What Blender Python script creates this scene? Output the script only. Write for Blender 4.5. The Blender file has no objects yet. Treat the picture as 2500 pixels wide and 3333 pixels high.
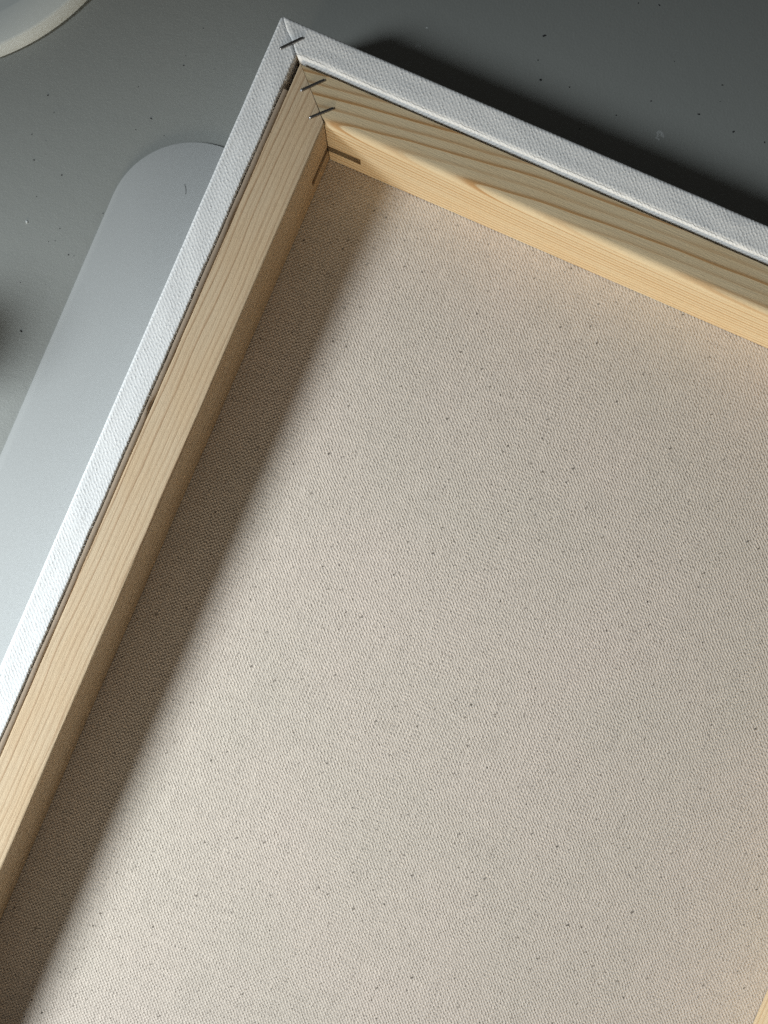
import bpy, bmesh, math, random
from mathutils import Vector, Matrix, noise as mnoise

R = math.radians
MM = 0.001
random.seed(7)
sc = bpy.context.scene

# ------------------------------------------------------------------ geometry of the place (mm)
TILT = -23.39            # the canvas lies turned on the desk
Z0 = 1.8                 # height of the inner side of the cloth above the desk
U0, U1 = -86.0, 200.2    # outer edges of the canvas, left / right
V0, V1 = -300.0, 122.5   # outer edges of the canvas, lower / upper
BW = 24.3                # width of a stretcher bar
BH = 23.2                # height of a stretcher bar above the cloth
CAM_Z = 250.0 + Z0
ca, sa = math.cos(R(TILT)), math.sin(R(TILT))

def world(u, v, z=0.0):
    return Vector(((u * ca - v * sa) * MM, (u * sa + v * ca) * MM, z * MM))

# ------------------------------------------------------------------ camera
cam_d = bpy.data.cameras.new('camera')
cam = bpy.data.objects.new('camera', cam_d)
sc.collection.objects.link(cam)
cam.location = (0, 0, CAM_Z * MM)
cam_d.sensor_fit = 'VERTICAL'
cam_d.sensor_height = 24.0
cam_d.sensor_width = 18.0
cam_d.lens = 24.0 * 2503 / 3333
cam_d.clip_start = 0.01
cam_d.clip_end = 20
cam_d.dof.use_dof = True
cam_d.dof.focus_distance = 0.232
cam_d.dof.aperture_fstop = 9.0
sc.camera = cam

# ------------------------------------------------------------------ light: one window to the lower left, an added fill lamp, a dim room
w = bpy.data.worlds.new('World')
sc.world = w
w.use_nodes = True
bg = w.node_tree.nodes['Background']
bg.inputs[0].default_value = (1.0, 0.96, 0.88, 1)
bg.inputs[1].default_value = 0.036

def aim(o, target):
    o.rotation_euler = (target - o.location).to_track_quat('-Z', 'Y').to_euler()

ld = bpy.data.lights.new('window_light', 'SPOT')
ld.energy = 24.5
ld.color = (0.915, 0.985, 1.0)
ld.shadow_soft_size = 0.084
ld.spot_size = R(70)
ld.spot_blend = 1.0
lamp = bpy.data.objects.new('window_light', ld)
sc.collection.objects.link(lamp)
lamp.location = world(-474, -280, 400)
aim(lamp, world(-10, -165, 0))

fd = bpy.data.lights.new('warm_fill_light', 'AREA')     # added soft fill lamp without a known source; lifts the shaded inner side
fd.shape = 'RECTANGLE'
fd.size, fd.size_y = 0.7, 0.24
fd.energy = 0.68
fd.spread = R(40)
fd.color = (1.0, 0.87, 0.66)
fill = bpy.data.objects.new('warm_fill_light', fd)
sc.collection.objects.link(fill)
fill.location = world(150, -990, 180)
aim(fill, world(150, -10, 0))

sc.cycles.use_light_tree = False
sc.cycles.use_denoising = False        # keep the weave and a little sensor-like grain
sc.view_settings.view_transform = 'Standard'
sc.view_settings.look = 'None'
sc.view_settings.exposure = 0.0
sc.view_settings.gamma = 1.0
sc.view_settings.use_curve_mapping = False

# ------------------------------------------------------------------ node helpers
class NT:
    def __init__(self, name):
        self.m = bpy.data.materials.new(name)
        self.m.use_nodes = True
        self.t = self.m.node_tree
        self.t.nodes.clear()
        self.out = self.t.nodes.new('ShaderNodeOutputMaterial')
        self.b = self.t.nodes.new('ShaderNodeBsdfPrincipled')
        self.t.links.new(self.b.outputs[0], self.out.inputs[0])
    def n(self, kind, **kw):
        nd = self.t.nodes.new(kind)
        for k, v in kw.items():
            setattr(nd, k, v)
        return nd
    def set(self, sock, v):
        if hasattr(v, 'links') or isinstance(v, bpy.types.NodeSocket):
            self.t.links.new(v, sock)
        else:
            sock.default_value = v
    def math(self, op, a, b=0.0, c=0.0, clamp=False):
        nd = self.n('ShaderNodeMath', operation=op, use_clamp=clamp)
        for i, v in enumerate((a, b, c)):
            self.set(nd.inputs[i], v)
        return nd.outputs[0]
    def obj(self):
        return self.n('ShaderNodeTexCoord').outputs['Object']
    def sep(self, v):
        nd = self.n('ShaderNodeSeparateXYZ')
        self.set(nd.inputs[0], v)
        return nd.outputs
    def comb(self, x, y, z=0.0):
        nd = self.n('ShaderNodeCombineXYZ')
        for i, v in enumerate((x, y, z)):
            self.set(nd.inputs[i], v)
        return nd.outputs[0]
    def noise(self, vec, scale, detail=2.0, rough=0.5):
        nd = self.n('ShaderNodeTexNoise')
        self.set(nd.inputs['Vector'], vec)
        nd.inputs['Scale'].default_value = scale
        nd.inputs['Detail'].default_value = detail
        nd.inputs['Roughness'].default_value = rough
        return nd.outputs['Fac']
    def ramp(self, f, stops, interp='LINEAR'):
        nd = self.n('ShaderNodeValToRGB')
        self.set(nd.inputs[0], f)
        cr = nd.color_ramp
        cr.interpolation = interp
        while len(cr.elements) < len(stops):
            cr.elements.new(0.5)
        for e, (p, c) in zip(cr.elements, stops):
            e.position = p
            e.color = (c, c, c, 1) if isinstance(c, (int, float)) else (*c, 1)
        return nd.outputs[0]
    def mix(self, f, a, b, mode='MIX'):
        nd = self.n('ShaderNodeMix', data_type='RGBA', blend_type=mode)
        self.set(nd.inputs[0], f)
        for i, v in ((6, a), (7, b)):
            if isinstance(v, tuple):
                v = (*v, 1) if len(v) == 3 else v
            self.set(nd.inputs[i], v)
        return nd.outputs[2]
    def bump(self, h, dist, strength=1.0, normal=None):
        nd = self.n('ShaderNodeBump')
        nd.inputs['Strength'].default_value = strength
        nd.inputs['Distance'].default_value = dist
        self.set(nd.inputs['Height'], h)
        if normal is not None:
            self.set(nd.inputs['Normal'], normal)
        return nd.outputs[0]
    def base(self, color, rough=0.5, spec=0.3, normal=None, metal=0.0):
        b = self.b
        self.set(b.inputs['Base Color'], (*color, 1) if isinstance(color, tuple) else color)
        self.set(b.inputs['Roughness'], rough)
        b.inputs['Specular IOR Level'].default_value = spec
        b.inputs['Metallic'].default_value = metal
        if normal is not None:
            self.set(b.inputs['Normal'], normal)
        return self.m

def weave(T, x, y, pitch):
    """plain weave: height field of over/under threads; x, y in mm, already warped"""
    def rnd1(v, seed):
        wn1 = T.n('ShaderNodeTexWhiteNoise', noise_dimensions='2D')
        T.set(wn1.inputs['Vector'], T.comb(T.math('FLOOR', T.math('DIVIDE', v, pitch)), seed))
        return T.math('SUBTRACT', wn1.outputs['Value'], 0.5)
    x0, y0 = x, y
    x = T.math('MULTIPLY_ADD', rnd1(y0, 3.0), pitch * 0.55, x0)     # no two threads are spun or set alike
    y = T.math('MULTIPLY_ADD', rnd1(x0, 8.0), pitch * 0.55, y0)
    k = math.pi / pitch
    sx = T.math('SINE', T.math('MULTIPLY', x, k))
    sy = T.math('SINE', T.math('MULTIPLY', y, k))
    prod = T.math('MULTIPLY', sx, sy)
    up = T.math('MULTIPLY_ADD', prod, 0.5, 0.5)
    h = T.math('POWER', up, 1.25)
    # every crossing sits a little higher or lower than its neighbours
    wn = T.n('ShaderNodeTexWhiteNoise', noise_dimensions='2D')
    T.set(wn.inputs['Vector'], T.comb(T.math('FLOOR', T.math('DIVIDE', x, pitch)), T.math('FLOOR', T.math('DIVIDE', y, pitch))))
    return T.math('MULTIPLY', h, T.math('MULTIPLY_ADD', wn.outputs['Value'], 0.8, 0.55))

def warped_xy(T, scale=1000.0, amp=0.11):
    o = T.obj()
    nd = T.n('ShaderNodeVectorMath', operation='SCALE')
    T.set(nd.inputs[0], o)
    nd.inputs['Scale'].default_value = scale
    mm = nd.outputs[0]
    x, y, z = T.sep(mm)
    n1 = T.math('SUBTRACT', T.noise(mm, 0.9, 1.0), 0.5)
    n2 = T.math('SUBTRACT', T.noise(T.comb(T.math('ADD', x, 71.0), y, z), 0.9, 1.0), 0.5)
    n3 = T.math('SUBTRACT', T.noise(mm, 0.05, 1.0), 0.5)
    n4 = T.math('SUBTRACT', T.noise(T.comb(x, T.math('ADD', y, 43.0), z), 0.05, 1.0), 0.5)
    xx = T.math('ADD', T.math('MULTIPLY_ADD', n1, amp * 2, x), T.math('MULTIPLY', n3, 1.2))
    yy = T.math('ADD', T.math('MULTIPLY_ADD', n2, amp * 2, y), T.math('MULTIPLY', n4, 1.2))
    return mm, x, y, z, xx, yy

def mat_raw_cloth():
    T = NT('raw_cotton')
    mm, x, y, z, xx, yy = warped_xy(T)
    h = weave(T, xx, yy, 0.61)
    nf = T.noise(mm, 1.6, 2.0)
    h2 = T.math('MULTIPLY', h, T.math('MULTIPLY_ADD', nf, 0.9, 0.55))
    # large soft tone drift of the unbleached cotton
    drift = T.noise(mm, 0.018, 3.0)
    col = T.mix(T.ramp(drift, [(0.3, 0.0), (0.7, 1.0)]), (0.65, 0.587, 0.518), (0.695, 0.61, 0.545))
    # thread to thread variation
    tv = T.noise(T.comb(T.math('MULTIPLY', xx, 1.45), T.math('MULTIPLY', yy, 0.12)), 1.0, 1.0)
    tw = T.noise(T.comb(T.math('MULTIPLY', xx, 0.12), T.math('MULTIPLY', yy, 1.45)), 1.0, 1.0)
    var = T.math('MULTIPLY_ADD', T.math('ADD', tv, tw), 0.28, 0.72)
    vv = T.n('ShaderNodeVectorMath', operation='SCALE')
    T.set(vv.inputs[0], col); T.set(vv.inputs['Scale'], var)
    col = vv.outputs[0]
    # seed husk specks
    def specks(cell, rmin, rmax, seed, keep):
        wob = T.math('MULTIPLY', T.math('SUBTRACT', T.noise(mm, 1.9 + seed, 1.0), 0.5), 0.9)
        p = T.comb(T.math('ADD', T.math('ADD', x, wob), seed * 37.0), T.math('ADD', y, T.math('MULTIPLY', wob, 1.4)))
        vo = T.n('ShaderNodeTexVoronoi', voronoi_dimensions='2D', feature='F1')
        T.set(vo.inputs['Vector'], p)
        vo.inputs['Scale'].default_value = 1.0 / cell
        rnd = T.sep(vo.outputs['Color'])
        rad = T.math('MULTIPLY_ADD', T.math('POWER', rnd[0], 3.0), (rmax - rmin) / cell, rmin / cell)
        on = T.math('LESS_THAN', rnd[1], keep)
        e = T.math('DIVIDE', T.math('SUBTRACT', rad, vo.outputs['Distance']), 0.05 / cell, clamp=True)
        return T.math('MULTIPLY', T.math('MULTIPLY', e, on), T.math('MULTIPLY_ADD', rnd[2], 0.55, 0.45))
    s1 = specks(4.4, 0.16, 0.42, 1.0, 0.7)
    s2 = specks(2.6, 0.09, 0.20, 2.0, 0.6)
    col = T.mix(T.math('MULTIPLY', s2, 0.55), col, (0.16, 0.11, 0.07))
    col = T.mix(T.math('MULTIPLY', s1, 0.8), col, (0.035, 0.025, 0.018))
    nrm = T.bump(h2, 0.00019, 1.0)
    nrm = T.bump(T.noise(mm, 6.0, 2.0), 0.00005, 1.0, nrm)
    return T.base(col, 0.9, 0.12, nrm)

def mat_gesso(crease=None):
    T = NT('white_primed_canvas')
    mm, x, y, z, xx, yy = warped_xy(T, amp=0.24)
    # side faces use height for the second thread direction
    yy2 = T.math('SUBTRACT', yy, z)
    h = weave(T, xx, yy2, 0.66)
    h = T.math('MULTIPLY', h, T.math('MULTIPLY_ADD', T.noise(mm, 1.1, 2.0), 2.0, -0.12))
    col = T.mix(T.noise(mm, 0.05, 3.0), (0.80, 0.815, 0.835), (0.86, 0.865, 0.875))
    if crease:
        # hairline where the dried primer cracked along the tucked edge
        wob = T.noise(T.comb(T.math('MULTIPLY', x, 0.5), 3.0), 1.0, 4.0, 0.7)
        yc = T.math('MULTIPLY_ADD', T.math('SUBTRACT', wob, 0.5), 1.5, crease)
        d = T.math('ABSOLUTE', T.math('SUBTRACT', y, yc))
        ln = T.math('SUBTRACT', 1.0, T.math('DIVIDE', d, 0.10), clamp=True)
        brk = T.ramp(T.noise(T.comb(x, 9.0), 0.16, 2.0), [(0.36, 0.15), (0.52, 1.0)])
        ln = T.math('MULTIPLY', ln, brk)
        col = T.mix(T.math('MULTIPLY', ln, 0.75), col, (0.16, 0.15, 0.14))
        h = T.math('SUBTRACT', h, T.math('MULTIPLY', ln, 1.0))
    nrm = T.bump(h, 0.00009, 1.0)
    return T.base(col, 0.75, 0.2, nrm)

def mat_wood(name, pw, pz, ks, ks2, phase, light, dark, contrast, fine=0.5, wob=1.0):
    """pine: growth rings cut by the faces of the bar; x along the bar (mm from one end), y across, z up"""
    T = NT(name)
    o = T.obj()
    nd = T.n('ShaderNodeVectorMath', operation='SCALE')
    T.set(nd.inputs[0], o)
    nd.inputs['Scale'].default_value = 1000.0
    x, y, z = T.sep(nd.outputs[0])
    xs = T.math('MULTIPLY', x, 0.045)
    lowv = T.comb(T.math('MULTIPLY', x, 0.018), T.math('MULTIPLY', y, 0.06), T.math('MULTIPLY', z, 0.06))
    low = T.math('SUBTRACT', T.noise(lowv, 1.0, 2.0), 0.5)
    wv = T.math('SUBTRACT', T.noise(T.comb(xs, T.math('MULTIPLY', y, 0.25), T.math('MULTIPLY', z, 0.25)), 1.0, 2.0), 0.5)
    g = T.math('ADD', T.math('DIVIDE', y, pw), T.math('DIVIDE', z, pz))
    bend = T.math('ADD', T.math('MULTIPLY', x, ks), T.math('MULTIPLY', T.math('MULTIPLY', x, x), ks2))
    g = T.math('ADD', g, T.math('DIVIDE', bend, pw))
    g = T.math('ADD', g, T.math('ADD', T.math('MULTIPLY', low, 2.2 * wob), phase))
    g = T.math('ADD', g, T.math('MULTIPLY', wv, 0.7 * wob))
    fr = T.math('FRACT', g)
    ring = T.math('FLOOR', g)
    wn = T.n('ShaderNodeTexWhiteNoise', noise_dimensions='1D')
    T.set(wn.inputs['W'], ring)
    rv = T.math('MULTIPLY_ADD', wn.outputs['Value'], 0.65, 0.35)
    prof = T.ramp(fr, [(0.0, 0.45), (0.07, 0.04), (0.45, 0.05), (0.66, 0.25), (0.84, 0.95), (0.95, 1.0), (1.0, 0.45)])
    lat = T.math('MULTIPLY', T.math('MULTIPLY', prof, rv), contrast)
    # fibres
    fv = T.comb(T.math('MULTIPLY', x, 0.11), T.math('MULTIPLY', y, 4.2), T.math('MULTIPLY', z, 4.2))
    fib = T.noise(fv, 1.0, 3.0, 0.6)
    fv2 = T.comb(T.math('MULTIPLY', x, 0.9), T.math('MULTIPLY', y, 5.0), T.math('MULTIPLY', z, 5.0))
    fib2 = T.noise(fv2, 1.0, 2.0, 0.6)
    blot = T.noise(T.comb(T.math('MULTIPLY', x, 0.05), T.math('MULTIPLY', y, 0.12), T.math('MULTIPLY', z, 0.12)), 1.0, 3.0)
    lat = T.math('ADD', lat, T.math('MULTIPLY', T.math('SUBTRACT', fib, 0.5), fine), clamp=True)
    col = T.mix(lat, light, dark)
    warm = tuple(min(1, c * k) for c, k in zip(light, (0.98, 0.90, 0.80)))
    col = T.mix(T.ramp(blot, [(0.35, 0.0), (0.7, 0.45)]), col, T.mix(lat, warm, dark))
    sh = T.math('MULTIPLY_ADD', fib2, 0.30, 0.85)
    vv = T.n('ShaderNodeVectorMath', operation='SCALE')
    T.set(vv.inputs[0], col); T.set(vv.inputs['Scale'], sh)
    hh = T.math('ADD', T.math('MULTIPLY', fib, 0.7), T.math('MULTIPLY', fib2, 0.6))
    hh = T.math('SUBTRACT', hh, T.math('MULTIPLY', lat, -0.3))
    nrm = T.bump(hh, 0.00012, 1.0)
    return T.base(vv.outputs[0], 0.62, 0.25, nrm)

def mat_desk():
    T = NT('grey_desk_laminate')
    nd = T.n('ShaderNodeVectorMath', operation='SCALE')
    T.set(nd.inputs[0], T.obj()); nd.inputs['Scale'].default_value = 1000.0
    mm = nd.outputs[0]
    a = T.noise(mm, 0.012, 3.0)
    col = T.mix(a, (0.275, 0.292, 0.283), (0.305, 0.315, 0.303))
    f = T.noise(mm, 1.4, 3.0, 0.6)
    col = T.mix(T.ramp(f, [(0.30, 0.0), (0.75, 0.35)]), col, (0.22, 0.23, 0.225))
    # faint rubbed-in grime dots
    vo = T.n('ShaderNodeTexVoronoi', voronoi_dimensions='2D')
    T.set(vo.inputs['Vector'], mm); vo.inputs['Scale'].default_value = 1 / 11.0
    rnd = T.sep(vo.outputs['Color'])
    rad = T.math('MULTIPLY_ADD', T.math('POWER', rnd[0], 2.0), 0.03, 0.004)
    e = T.math('DIVIDE', T.math('SUBTRACT', rad, vo.outputs['Distance']), 0.02, clamp=True)
    e = T.math('MULTIPLY', e, T.math('MULTIPLY', rnd[1], 0.5))
    col = T.mix(e, col, (0.10, 0.10, 0.10))
    rough = T.math('MULTIPLY_ADD', f, 0.2, 0.38)
    nrm = T.bump(T.math('ADD', f, T.noise(mm, 0.25, 2.0)), 0.00006, 1.0)
    return T.base(col, rough, 0.35, nrm)

def mat_plain(name, c, rough, spec=0.3, metal=0.0, bs=0.8, bd=0.00003, var=0.06):
    T = NT(name)
    nd = T.n('ShaderNodeVectorMath', operation='SCALE')
    T.set(nd.inputs[0], T.obj()); nd.inputs['Scale'].default_value = 1000.0
    mm = nd.outputs[0]
    n1 = T.noise(mm, 0.03, 3.0)
    n2 = T.noise(mm, bs, 3.0)
    c2 = tuple(k * (1 - var) for k in c)
    col = T.mix(n1, c, c2)
    col = T.mix(T.ramp(n2, [(0.4, 0.0), (0.8, 0.5)]), col, tuple(k * (1 - 1.5 * var) for k in c))
    rg = T.math('MULTIPLY_ADD', n2, 0.15, rough - 0.07)
    return T.base(col, rg, spec, T.bump(n2, bd, 1.0), metal)

PINE_L, PINE_D = (0.65, 0.51, 0.35), (0.42, 0.27, 0.155)
PINE2_L, PINE2_D = (0.625, 0.515, 0.345), (0.42, 0.235, 0.095)
M = {
    'cloth': mat_raw_cloth(),
    'gesso': mat_gesso(),
    'gesso_crease': mat_gesso(crease=8.6),
    'pine_side': mat_wood('pine_straight_grain', 1.75, 2.3, 0.012, 0.0, 0.3, PINE_L, PINE_D, 0.95, 0.95, 0.8),
    # x runs from the right end: distance from the left end = L - x, bend = .19 d - .0005 d^2
    'pine_top': mat_wood('pine_flame_grain', 3.1, 1.75, 0.0962, -0.0005, 0.15, PINE2_L, PINE2_D, 1.05, 0.2, 0.33),
    'pine_right': mat_wood('pine_wide_grain', 3.3, 2.0, 0.03, 0.0, 0.6, (0.72, 0.57, 0.38), (0.52, 0.32, 0.15), 0.8, 0.3),
    'steel': mat_plain('staple_steel', (0.40, 0.40, 0.41), 0.32, 0.5, 1.0, 3.0, 0.00001, 0.2),
    'spline': mat_plain('taupe_spline', (0.42, 0.33, 0.25), 0.8, 0.2, 0.0, 1.5, 0.00005, 0.2),
    'desk': mat_desk(),
    'board': mat_plain('pale_grey_plastic', (0.40, 0.415, 0.42), 0.6, 0.25, 0.0, 0.9, 0.00002, 0.03),
    'dish': mat_plain('off_white_glaze', (0.73, 0.765, 0.75), 0.38, 0.4, 0.0, 0.5, 0.00002, 0.04),
    'dust': mat_plain('dark_dust', (0.035, 0.035, 0.038), 0.9, 0.1),
    'fleck': mat_plain('white_paint', (0.62, 0.65, 0.65), 0.6, 0.3),
    'smear': mat_plain('rubbed_paint', (0.40, 0.42, 0.42), 0.7, 0.2),
    'caster': mat_plain('caster_grey', (0.30, 0.28, 0.26), 0.5, 0.3),  # body of the added, unseen shadow caster
}

# ------------------------------------------------------------------ mesh helpers
def link(name, me, mat, parent=None, smooth=False):
    o = bpy.data.objects.new(name, me)
    sc.collection.objects.link(o)
    if mat is not None:
        me.materials.clear()
        me.materials.append(mat)
    if parent is not None:
        o.parent = parent
    if smooth:
        for p in me.polygons:
            p.use_smooth = True
    return o

def tag(o, label=None, cat=None, group=None, kind=None):
    for k, v in (('label', label), ('category', cat), ('group', group), ('kind', kind)):
        if v:
            o[k] = v
    return o

def recalc(me):
    bm = bmesh.new(); bm.from_mesh(me)
    bmesh.ops.recalc_face_normals(bm, faces=bm.faces)
    bm.to_mesh(me); bm.free()

def sharp(me, deg=40):
    for p in me.polygons:
        p.use_smooth = True
    bm = bmesh.new(); bm.from_mesh(me)
    for e in bm.edges:
        e.smooth = not (len(e.link_faces) == 2 and e.calc_face_angle(0) > R(deg))
    bm.to_mesh(me); bm.free()

def loft(name, rings, closed=True, caps=True):
    """rings: list of equal-length point lists (mm)"""
    n = len(rings[0]); vs = []; fs = []
    for r in rings:
        vs += [Vector(p) * MM for p in r]
    for i in range(len(rings) - 1):
        for j in range(n if closed else n - 1):
            k = (j + 1) % n
            fs.append((i * n + j, i * n + k, (i + 1) * n + k, (i + 1) * n + j))
    if caps and closed:
        fs.append(tuple(range(n - 1, -1, -1)))
        b = (len(rings) - 1) * n
        fs.append(tuple(range(b, b + n)))
    me = bpy.data.meshes.new(name)
    me.from_pydata(vs, [], fs)
    recalc(me)
    return me

def box_mesh(name, x0, x1, y0, y1, z0, z1):
    return loft(name, [[(x, y0, z0), (x, y1, z0), (x, y1, z1), (x, y0, z1)] for x in (x0, x1)])

def arc(cx, cy, r, a0, a1, n):
    return [(cx + r * math.cos(R(a0 + (a1 - a0) * i / n)), cy + r * math.sin(R(a0 + (a1 - a0) * i / n))) for i in range(n + 1)]

# ------------------------------------------------------------------ the setting: desk
def make_desk():
    me = bpy.data.meshes.new('desk')
    x0, x1, y0, y1 = -0.62, 0.62, -0.62, 0.55
    bm = bmesh.new()
    n = 24
    g = [[bm.verts.new((x0 + (x1 - x0) * i / n, y0 + (y1 - y0) * j / n, 0)) for j in range(n + 1)] for i in range(n + 1)]
    for i in range(n):
        for j in range(n):
            bm.faces.new((g[i][j], g[i + 1][j], g[i + 1][j + 1], g[i][j + 1]))
    r = bmesh.ops.extrude_face_region(bm, geom=bm.faces[:])
    for v in r['geom']:
        if isinstance(v, bmesh.types.BMVert):
            v.co.z = -0.022
    bmesh.ops.recalc_face_normals(bm, faces=bm.faces)
    bm.to_mesh(me); bm.free()
    o = link('desk', me, M['desk'])
    tag(o, 'matt grey desk top that everything lies on', 'desk', kind='structure')
make_desk()

# ------------------------------------------------------------------ pale grey board under the canvas
def make_board():
    u0, u1, v0, v1, r = -122.2, 92.0, -330.0, 88.5, 28.6
    t = 1.15
    out = arc(u0 + r, v1 - r, r, 180, 90, 24) + arc(u1 - r, v1 - r, r, 90, 0, 16) + \
          arc(u1 - r, v0 + r, r, 0, -90, 16) + arc(u0 + r, v0 + r, r, -90, -180, 16)
    cx, cy = (u0 + u1) / 2, (v0 + v1) / 2
    def ring(inset, z):
        res = []
        for (a, b) in out:
            d = Vector((a - cx, b - cy)); k = 1 - inset / d.length
            res.append((cx + d.x * k, cy + d.y * k, z))
        return res
    me = loft('grey_board', [ring(0.25, 0.0), ring(0, 0.2), ring(0, t - 0.3), ring(0.12, t - 0.08), ring(0.35, t)])
    sharp(me, 50)
    o = link('grey_board', me, M['board'])
    o.rotation_euler = (0, 0, R(TILT))
    tag(o, 'pale grey thin plastic board with rounded corner lying under the canvas', 'board')
make_board()

# ------------------------------------------------------------------ stretched canvas
root = bpy.data.objects.new('stretched_canvas', None)
sc.collection.objects.link(root)
root.location = (0, 0, Z0 * MM)
root.rotation_euler = (0, 0, R(TILT))
root.empty_display_size = 0.02
tag(root, 'white stretched canvas lying face down, showing pine stretcher bars and raw cloth', 'canvas')

SIDES = {   # origin corner (u, v), rotation about z, length; bar-local x along the bar, y inward
    'left':   ((U0, V1), -90, V1 - V0),
    'top':    ((U1, V1), 180, U1 - U0),
    'right':  ((U1, V0), 90, V1 - V0),
    'bottom': ((U0, V0), 0, U1 - U0),
}
def place(o, side):
    (u, v), rz, L = SIDES[side]
    o.location = (u * MM, v * MM, 0)
    o.rotation_euler = (0, 0, R(rz))

LIP = {'left': 8.75, 'top': 9.75, 'right': 9.0, 'bottom': 9.0}
GRV = {'left': 10.75, 'top': 10.85, 'right': 10.7, 'bottom': 10.7}
ARR = {'left': 0.7, 'top': 2.0, 'right': 1.2, 'bottom': 1.2}
WMAT = {'left': 'pine_side', 'top': 'pine_top', 'right': 'pine_right', 'bottom': 'pine_side'}

def make_bar(side):
    L = SIDES[side][2]
    lip, gv, r = LIP[side] - 0.55, GRV[side], ARR[side]
    prof = [(0.65, 0.25), (0.65, 22.2), (1.2, 22.85), (lip - 0.3, 22.85), (lip, 22.5), (lip, 15.5), (gv, 15.5), (gv, BH - 0.35), (gv + 0.3, BH)]
    prof += [(gv + (BW - r - gv) * k / 5.0, BH) for k in range(1, 5)]
    prof += [(BW - r + r * math.sin(R(a)), BH - r + r * math.cos(R(a))) for a in (0, 15, 30, 45, 60, 75, 90)]
    prof += [(BW, 15.0), (BW, 9.4), (BW, 6.0), (BW, 0.25)]
    rings = []
    N = 60
    for i in range(N + 1):
        t = i / N
        ring = []
        for (wv, z) in prof:
            gap = 0.04 + 0.16 * (wv / BW) ** 3
            wob = 0.05 * mnoise.noise((wv * 0.9, z * 0.4, 3.0 if i == 0 else 8.0)) if i in (0, N) else 0
            s0 = wv + gap + wob
            s1 = L - wv - gap - wob
            s = s0 + (s1 - s0) * t
            dw = 0.0
            if wv > gv and wv < BW - 0.01 and 0 < i < N:
                pass
            if 0 < i < N and (wv >= BW - r):
                dw = 0.10 * mnoise.noise((s * 0.03, 1.0, 5.0 + len(side)))
            if 0 < i < N and gv <= wv <= gv + 0.31 and z > 20:
                dw = 0.14 * mnoise.noise((s * 0.12, 7.0, 2.0 + len(side)))
            ring.append((s, wv + dw, z))
        rings.append(ring)
    me = loft('stretcher_bar', rings)
    o = link('stretcher_bar', me, M[WMAT[side]])
    # key slots mortised into the inner face at both corners
    cut = []
    a = 36.7 if side in ('left', 'right') else 35.5
    cut.append(box_mesh('cut', 12.0, a, BW - 11.0, BW + 3, 5.9, 9.3))
    cut.append(box_mesh('cut', L - a, L - 12.0, BW - 11.0, BW + 3, 5.9, 9.3))
    for cm in cut:
        co = bpy.data.objects.new('cut', cm)
        sc.collection.objects.link(co)
        md = o.modifiers.new('slot', 'BOOLEAN')
        md.operation = 'DIFFERENCE'; md.solver = 'EXACT'; md.object = co
        bpy.context.view_layer.update()
        dg = bpy.context.evaluated_depsgraph_get()
        new = bpy.data.meshes.new_from_object(o.evaluated_get(dg))
        o.modifiers.clear()
        o.data = new
        bpy.data.objects.remove(co)
        bpy.data.meshes.remove(cm)
    o.data.name = 'stretcher_bar'
    o.parent = root
    sharp(o.data, 35)
    place(o, side)
    return o
LABEL_BAR = {'left': 'straight grained pine bar', 'top': 'pine bar with wide flame grain', 'right': 'pale pine bar', 'bottom': 'pine bar'}
for s_ in SIDES:
    tag(make_bar(s_), LABEL_BAR[s_])

def corner_wob(wv):
    return 0.45 * mnoise.noise((wv * 0.42, 4.1, 0.7)) + 0.15 * mnoise.noise((wv * 1.5, 2.0, 9.0))

def round_corner(s, wv, L, r=1.6):
    for flip in (False, True):
        a = L - s if flip else s
        if a < r and wv < r:
            d = math.hypot(r - a, r - wv)
            if d > r:
                a, wv = r - (r - a) * r / d, r - (r - wv) * r / d
                s = L - a if flip else a
    return s, wv

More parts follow.
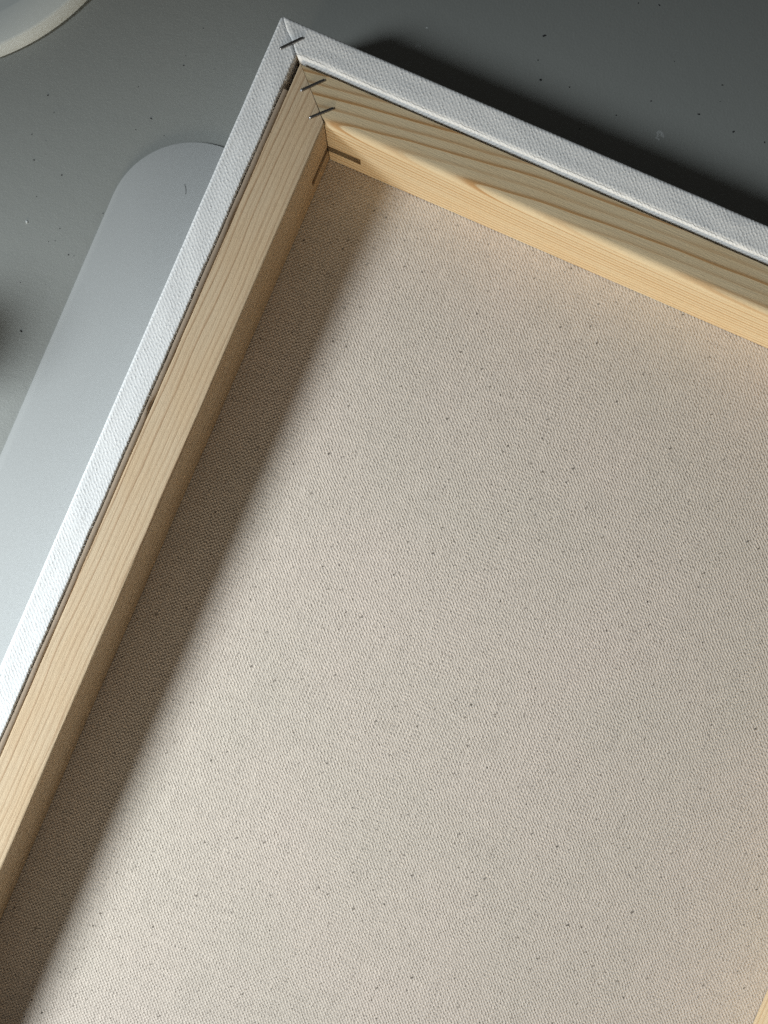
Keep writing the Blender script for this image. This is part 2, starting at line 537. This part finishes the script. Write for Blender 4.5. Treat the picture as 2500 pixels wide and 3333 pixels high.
def make_strip(side):
    """primed canvas wrapped round the outside and over the back, tucked into the groove"""
    L = SIDES[side][2]
    lip = LIP[side]
    rin = 0.5 if side != 'top' else 1.7
    T_ = 23.55
    outer = [(0.0, -0.6), (0.0, 4.0), (0.0, 10.0), (0.0, 16.0), (0.0, 20.0)]
    ro = 1.0
    outer += [(ro - ro * math.cos(R(a)), T_ - ro + ro * math.sin(R(a))) for a in (0, 18, 36, 54, 72, 90)]
    nmid = 16
    outer += [(ro + (lip - rin - ro) * k / nmid, T_) for k in range(1, nmid)]
    outer += [(lip - rin + rin * math.sin(R(a)), T_ - rin + rin * math.cos(R(a))) for a in (0, 22, 45, 67, 90)]
    outer += [(lip, 20.0), (lip, 17.0)]
    th = 0.45
    inner = [(lip - th, 17.0), (lip - th, 22.9), (0.55, 22.9), (0.55, -0.6)]
    prof = outer + inner
    no = len(outer)
    N = int(L / 0.8)
    svals = [0.0, 0.0015, 0.004] + [0.006 + (0.988) * i / N for i in range(N + 1)] + [0.996, 0.9985, 1.0]
    rings = []
    for k, t in enumerate(svals):
        ring = []
        for j, (wv, z) in enumerate(prof):
            wb = corner_wob(wv)
            d0 = wb if side == 'left' else 0.0
            d1 = -wb if side == 'top' else 0.0
            if side == 'top':      # its far end is the corner seen in the photograph
                d1 = wb
            s0 = wv + 0.05 + d0
            s1 = L - wv - 0.05 + d1
            s = s0 + (s1 - s0) * t
            dz = 0.0; dw = 0.0
            if j < no:
                e = min(s - s0, s1 - s)
                if z > 21:
                    dz -= 0.28 * math.exp(-e / 0.35)
                    dz += (0.14 + 0.22 * math.exp(-e / 9.0)) * mnoise.noise((s * 0.09, wv * 0.22, 11 + len(side))) * min(1.0, e / 1.5)
                if wv > lip - rin - 0.05:
                    jit = (0.10 if side != 'top' else 0.05)
                    dw += jit * mnoise.noise((s * 1.4, 5.0, 1.0)) + 0.26 * mnoise.noise((s * 0.07, 2.0, 6.0 + len(side)))
                    if side != 'top':
                        dw += 0.06 * random.uniform(-1, 1)
                if wv < 0.02:
                    dw += 0.12 * mnoise.noise((s * 0.03, z * 0.05, 2.0))
            ring.append((*round_corner(s, wv + dw, L), z + dz))
        rings.append(ring)
    me = loft('canvas_edge', rings)
    sharp(me, 60)
    o = link('canvas_edge', me, M['gesso_crease' if side == 'top' else 'gesso'], root)
    place(o, side)
    tag(o, {'left': 'white primed canvas edge, frayed at its inner side', 'top': 'white primed canvas edge with rounded tucked fold'}.get(side, 'white primed canvas edge'))
for s_ in SIDES:
    make_strip(s_)

def make_fray():
    rnd = random.Random(21)
    vs, fs = [], []
    L = SIDES['left'][2]
    s = 11.0
    while s < L - 11:
        s += rnd.uniform(0.25, 0.9)
        ln = rnd.uniform(0.25, 0.75)
        a = rnd.uniform(-0.7, 0.7)
        r = rnd.uniform(0.05, 0.09)
        p0 = Vector((s, LIP['left'] - 0.25, 23.1 + rnd.uniform(-0.25, 0.25)))
        d = Vector((math.sin(a), math.cos(a), rnd.uniform(-0.5, 0.25)))
        d2 = Vector((math.sin(a + rnd.uniform(-.6, .6)), math.cos(a), rnd.uniform(-0.9, 0.1)))
        pts = [p0, p0 + d * ln * 0.55, p0 + d * ln * 0.55 + d2 * ln * 0.45]
        b = len(vs)
        for q, rr in zip(pts, (r, r * 0.9, r * 0.4)):
            vs += [(q + Vector((rr, 0, 0))) * MM, (q + Vector((-rr * .5, 0, rr * .9))) * MM, (q + Vector((-rr * .5, 0, -rr * .9))) * MM]
        for k in (0, 3):
            for j in range(3):
                m = (j + 1) % 3
                fs.append((b + k + j, b + k + m, b + k + 3 + m, b + k + 3 + j))
    me = bpy.data.meshes.new('frayed_threads'); me.from_pydata(vs, [], fs); recalc(me)
    o = link('frayed_threads', me, M['gesso'], root, True)
    place(o, 'left')
    tag(o, 'short white threads fraying along the cut canvas edge', kind='stuff')
make_fray()

def make_cloth():
    me = bpy.data.meshes.new('cloth')
    bm = bmesh.new()
    nx, ny = 90, 120
    a0, a1, b0, b1 = U0 + 0.6, U1 - 0.6, V0 + 0.6, V1 - 0.6
    def zz(u, v):
        i0, i1, j0, j1 = U0 + BW, U1 - BW, V0 + BW, V1 - BW
        if not (i0 < u < i1 and j0 < v < j1):
            return 0.0
        e = min(u - i0, i1 - u, v - j0, j1 - v)
        k = min(1.0, e / 25.0)
        return 0.25 * k * mnoise.noise((u * 0.012, v * 0.012, 0.3))
    for z0, sg in ((0.0, 1), (-0.6, 0)):
        g = [[bm.verts.new(((a0 + (a1 - a0) * i / nx) * MM, (b0 + (b1 - b0) * j / ny) * MM,
              (z0 + zz(a0 + (a1 - a0) * i / nx, b0 + (b1 - b0) * j / ny)) * MM)) for j in range(ny + 1)] for i in range(nx + 1)]
        for i in range(nx):
            for j in range(ny):
                f = (g[i][j], g[i + 1][j], g[i + 1][j + 1], g[i][j + 1])
                bm.faces.new(f if sg else f[::-1])
    bm.to_mesh(me); bm.free()
    o = link('cloth', me, M['cloth'], root, True)
    me.materials.append(M['gesso'])
    nf = len(me.polygons) // 2
    for i, p in enumerate(me.polygons):
        p.material_index = 0 if i < nf else 1
    tag(o, 'unprimed beige cotton back of the canvas flecked with dark seed husks')
make_cloth()

def make_spline(side, s0, s1, notches):
    w0, w1 = LIP[side] + 0.02, GRV[side] - 0.12
    rings = []
    n = 160
    for i in range(n + 1):
        s = s0 + (s1 - s0) * i / n
        b = w1 + 0.08 * mnoise.noise((s * 0.2, 1, 1))
        for c, h, d in notches:
            if abs(s - c) < h:
                b -= d * (1 - abs(s - c) / h) ** 0.5
        a = w0 + 0.06 * mnoise.noise((s * 0.3, 5, 1))
        zt = 23.0 + 0.25 * mnoise.noise((s * 0.04, 9, 1))
        rings.append([(s, a, 15.5), (s, a, zt - 0.35), (s, a + 0.35, zt), (s, b - 0.4, zt - 0.05), (s, b, zt - 0.5), (s, b, 15.5)])
    me = loft('spline', rings)
    sharp(me, 60)
    o = link('spline', me, M['spline'], root)
    place(o, side)
    tag(o, 'taupe spline strip pressed into the groove')
make_spline('left', 19.5, 335, [(120.9, 3.2, 0.75), (60, 5, 0.25), (200, 8, 0.2)])
make_spline('right', 19.5, 335, [])

def make_staple(p0, p1, ztop):
    """p0, p1: ends of the crown in canvas (u, v); a flat wire bent into legs"""
    a, b = Vector(p0), Vector(p1)
    L = (b - a).length
    ang = math.atan2(b.y - a.y, b.x - a.x)
    hw, hh = 0.38, 0.30
    zc = 0.24                      # centre line of the crown above the surface
    path = [(0.0, -4.0), (0.0, -0.35), (0.09, -0.02), (0.30, zc - 0.02), (0.7, zc), (L * 0.5, zc + 0.05),
            (L - 0.7, zc), (L - 0.30, zc - 0.02), (L - 0.09, -0.02), (L, -0.35), (L, -4.0)]
    rings = []
    for i, (x, z) in enumerate(path):
        q0 = path[max(0, i - 1)]; q1 = path[min(len(path) - 1, i + 1)]
        t = Vector((q1[0] - q0[0], q1[1] - q0[1])).normalized()
        nx, nz = -t.y, t.x
        sec = [(hw * math.copysign(abs(math.cos(k)) ** 0.7, math.cos(k)), hh * math.copysign(abs(math.sin(k)) ** 0.7, math.sin(k))) for k in [2 * math.pi * q / 14 for q in range(14)]]
        rings.append([(x + nx * q, y, z + nz * q) for (y, q) in sec])
    me = loft('staple', rings)
    sharp(me, 70)
    o = link('staple', me, M['steel'], root)
    o.location = (a.x * MM, a.y * MM, ztop * MM)
    o.rotation_euler = (0, 0, ang)
    return o

def px_uv(px, py, z):
    """photograph pixel at height z above the cloth -> canvas coordinates (the same rays the camera has)"""
    k = (CAM_Z - Z0 - z) / 2503.0
    x, y = (px - 1250) * k, -(py - 1666.5) * k
    return (x * ca + y * sa, -x * sa + y * ca)
for (q0, q1, z, lab) in (((911, 160), (987, 124), 23.5, 'dark steel staple across the white canvas fold'),
                    ((979, 296), (1057, 261), 23.2, 'steel staple across the mitre near the outer corner'),
                    ((1007, 385), (1086, 353), 23.2, 'steel staple across the mitre near the inner corner')):
    tag(make_staple(px_uv(*q0, z), px_uv(*q1, z), z), lab)

# ------------------------------------------------------------------ round dish at the upper left
def make_dish():
    c = Vector((-152.9, 221.4)); seg = 128
    prof = [(0, 0), (77.0, 0), (77.7, 0.25), (78.0, 0.8), (77.8, 1.6), (76.7, 3.7), (76.4, 4.0), (75.8, 4.1),
            (67.2, 4.1), (66.4, 3.9), (65.0, 3.1), (60, 2.7), (0, 2.7)]
    bm = bmesh.new(); rows = []
    for (r, z) in prof:
        if r == 0:
            rows.append([bm.verts.new((0, 0, z * MM))])
        else:
            rows.append([bm.verts.new((r * MM * math.cos(2 * math.pi * i / seg), r * MM * math.sin(2 * math.pi * i / seg), z * MM)) for i in range(seg)])
    for a, b in zip(rows, rows[1:]):
        for i in range(seg):
            k = (i + 1) % seg
            if len(a) == 1: bm.faces.new((a[0], b[k], b[i]))
            elif len(b) == 1: bm.faces.new((a[i], a[k], b[0]))
            else: bm.faces.new((a[i], a[k], b[k], b[i]))
    bmesh.ops.recalc_face_normals(bm, faces=bm.faces)
    me = bpy.data.meshes.new('round_dish'); bm.to_mesh(me); bm.free()
    sharp(me, 42)
    o = link('round_dish', me, M['dish'])
    o.location = (c.x * MM, c.y * MM, 0)
    tag(o, 'round off-white dish, cut off by the upper left corner of the picture', 'dish')
make_dish()

# ------------------------------------------------------------------ crumbs, dust and flecks on the desk
KD = CAM_Z / 2503.0
def desk_pt(px, py):
    return Vector(((px - 1250) * KD, -(py - 1666.5) * KD, 0))

def add_crumb(bm, c, r, h, seed, stretch=1.0, ang=0.0, z=0.0):
    rnd = random.Random(seed)
    n = 9
    top = bm.verts.new((c.x * MM, c.y * MM, (z + h) * MM))
    low = []; mid = []
    for i in range(n):
        a = 2 * math.pi * i / n
        rr = r * rnd.uniform(0.65, 1.2)
        dx, dy = rr * math.cos(a) * stretch, rr * math.sin(a)
        x = dx * math.cos(ang) - dy * math.sin(ang); y = dx * math.sin(ang) + dy * math.cos(ang)
        low.append(bm.verts.new(((c.x + x) * MM, (c.y + y) * MM, z * MM)))
        mid.append(bm.verts.new(((c.x + x * .7) * MM, (c.y + y * .7) * MM, (z + h * .8) * MM)))
    for i in range(n):
        k = (i + 1) % n
        bm.faces.new((low[i], low[k], mid[k], mid[i]))
        bm.faces.new((mid[i], mid[k], top))
    bm.faces.new(low[::-1])

SPECKS = [(156, 310, 2.8), (176, 366, 1.7), (492, 386, 2.6), (598, 213, 2.6), (605, 181, 1.4), (111, 521, 2.2), (201, 570, 2.4), (195, 744, 2.0),
          (104, 437, 1.7), (442, 422, 1.8), (336, 694, 2.0), (223, 829, 2.2), (241, 833, 1.7), (158, 787, 1.5), (180, 784, 1.4), (119, 640, 1.6), (69, 1078, 3.6),
          (1771, 116, 4.2), (1759, 260, 4.2), (2274, 372, 3.4), (2387, 429, 2.8), (2119, 329, 2.4), (2351, 277, 2.6), (2488, 463, 2.4),
          (1887, 420, 2.4), (1854, 284, 2.2), (2146, 17, 2.6), (2078, 10, 2.0), (1751, 196, 2.4), (2006, 375, 2.0), (2344, 330, 1.6), (2195, 200, 1.8),
          (450, 283, 1.3), (697, 225, 1.4), (662, 92, 1.5), (310, 794, 1.8), (535, 441, 1.4), (150, 458, 1.3), (66, 920, 1.5)]
bm = bmesh.new()
for i, (px, py, r) in enumerate(SPECKS):
    add_crumb(bm, desk_pt(px, py), r * KD * 0.9, r * KD * 0.6, i, 1.2 + (i % 3) * 0.25, i * 1.3)
me = bpy.data.meshes.new('dust_specks')
bmesh.ops.recalc_face_normals(bm, faces=bm.faces)
bm.to_mesh(me); bm.free()
tag(link('dust_specks', me, M['dust']), 'scattered tiny dark dust specks on the grey desk', 'dust', kind='stuff')

def fleck(px, py, r, h, lab, seed, n=1):
    rnd = random.Random(seed)
    bm = bmesh.new()
    for i in range(n):
        a, d = rnd.uniform(0, 6.28), r * 1.0 * math.sqrt(rnd.random()) if n > 1 else 0
        add_crumb(bm, Vector((d * math.cos(a), d * math.sin(a), 0)), r * (rnd.uniform(0.12, 0.34) if n > 1 else 1), h * rnd.uniform(0.6, 1.2), seed * 50 + i, rnd.uniform(1, 1.7), rnd.uniform(0, 3))
    bmesh.ops.recalc_face_normals(bm, faces=bm.faces)
    me = bpy.data.meshes.new('paint_fleck'); bm.to_mesh(me); bm.free()
    o = link('paint_fleck', me, M['smear' if n > 1 else 'fleck'])
    p = desk_pt(px, py); o.location = (p.x * MM, p.y * MM, 0)
    tag(o, lab, 'paint fleck', 'dried paint flecks on the desk')
fleck(88, 723, 0.50, 0.35, 'small white paint fleck on the desk left of the pale grey board', 3)
fleck(2148, 441, 1.35, 0.05, 'pale round paint smear on the desk beyond the top bar, near the right edge', 5, 26)
fleck(1363, 152, 0.9, 0.05, 'faint pale paint smear in the shadow beyond the canvas corner', 8, 12)
fleck(1390, 90, 0.26, 0.12, 'tiny white paint fleck above the shadow of the canvas corner', 9)

def make_hair():
    rings = []
    a, b = desk_pt(604, 604), desk_pt(607, 637)
    for i in range(13):
        t = i / 12
        p = a.lerp(b, t); p.x += 0.25 * math.sin(t * 3.0)
        rings.append([(p.x + 0.05 * math.cos(k * 2 * math.pi / 6), p.y, 1.15 + 0.07 + 0.05 * math.sin(k * 2 * math.pi / 6)) for k in range(6)])
    me = loft('hair_strand', rings)
    tag(link('hair_strand', me, M['dust'], None, True), 'short dark hair lying on the pale grey board', 'hair')
make_hair()

# ------------------------------------------------------------------ added jar-shaped shadow caster, unseen left of the frame; its soft shadow reaches in
def make_shadow_caster():
    prof = [(0, 0), (9.6, 0), (10.2, 0.6), (10.3, 1.5), (10.3, 40), (9.9, 42.5), (8.4, 45), (8.2, 46)]
    lid = [(0, 45.9), (8.7, 45.9), (9.1, 46.4), (9.1, 53.4), (8.6, 54.0), (0, 54.0)]
    root_ = bpy.data.objects.new('shadow_caster', None)
    sc.collection.objects.link(root_)
    root_.location = (-0.1850, 0.0440, 0)
    wide = 1.5
    tag(root_, 'jar-shaped shadow caster added on the desk just beyond the left edge of the picture', 'jar')
    for nm, pr, mt in (('body', prof, 'caster'), ('lid', lid, 'dish')):
        bm = bmesh.new(); rows = []; seg = 48
        for (r, z) in pr:
            r *= wide
            rows.append([bm.verts.new((0, 0, z * MM))] if r == 0 else
                        [bm.verts.new((r * MM * math.cos(2 * math.pi * i / seg), r * MM * math.sin(2 * math.pi * i / seg), z * MM)) for i in range(seg)])
        for a, b in zip(rows, rows[1:]):
            for i in range(seg):
                k = (i + 1) % seg
                if len(a) == 1: bm.faces.new((a[0], b[k], b[i]))
                elif len(b) == 1: bm.faces.new((a[i], a[k], b[0]))
                else: bm.faces.new((a[i], a[k], b[k], b[i]))
        bmesh.ops.recalc_face_normals(bm, faces=bm.faces)
        me = bpy.data.meshes.new(nm); bm.to_mesh(me); bm.free()
        sharp(me, 40)
        link(nm, me, M[mt], root_)
make_shadow_caster()
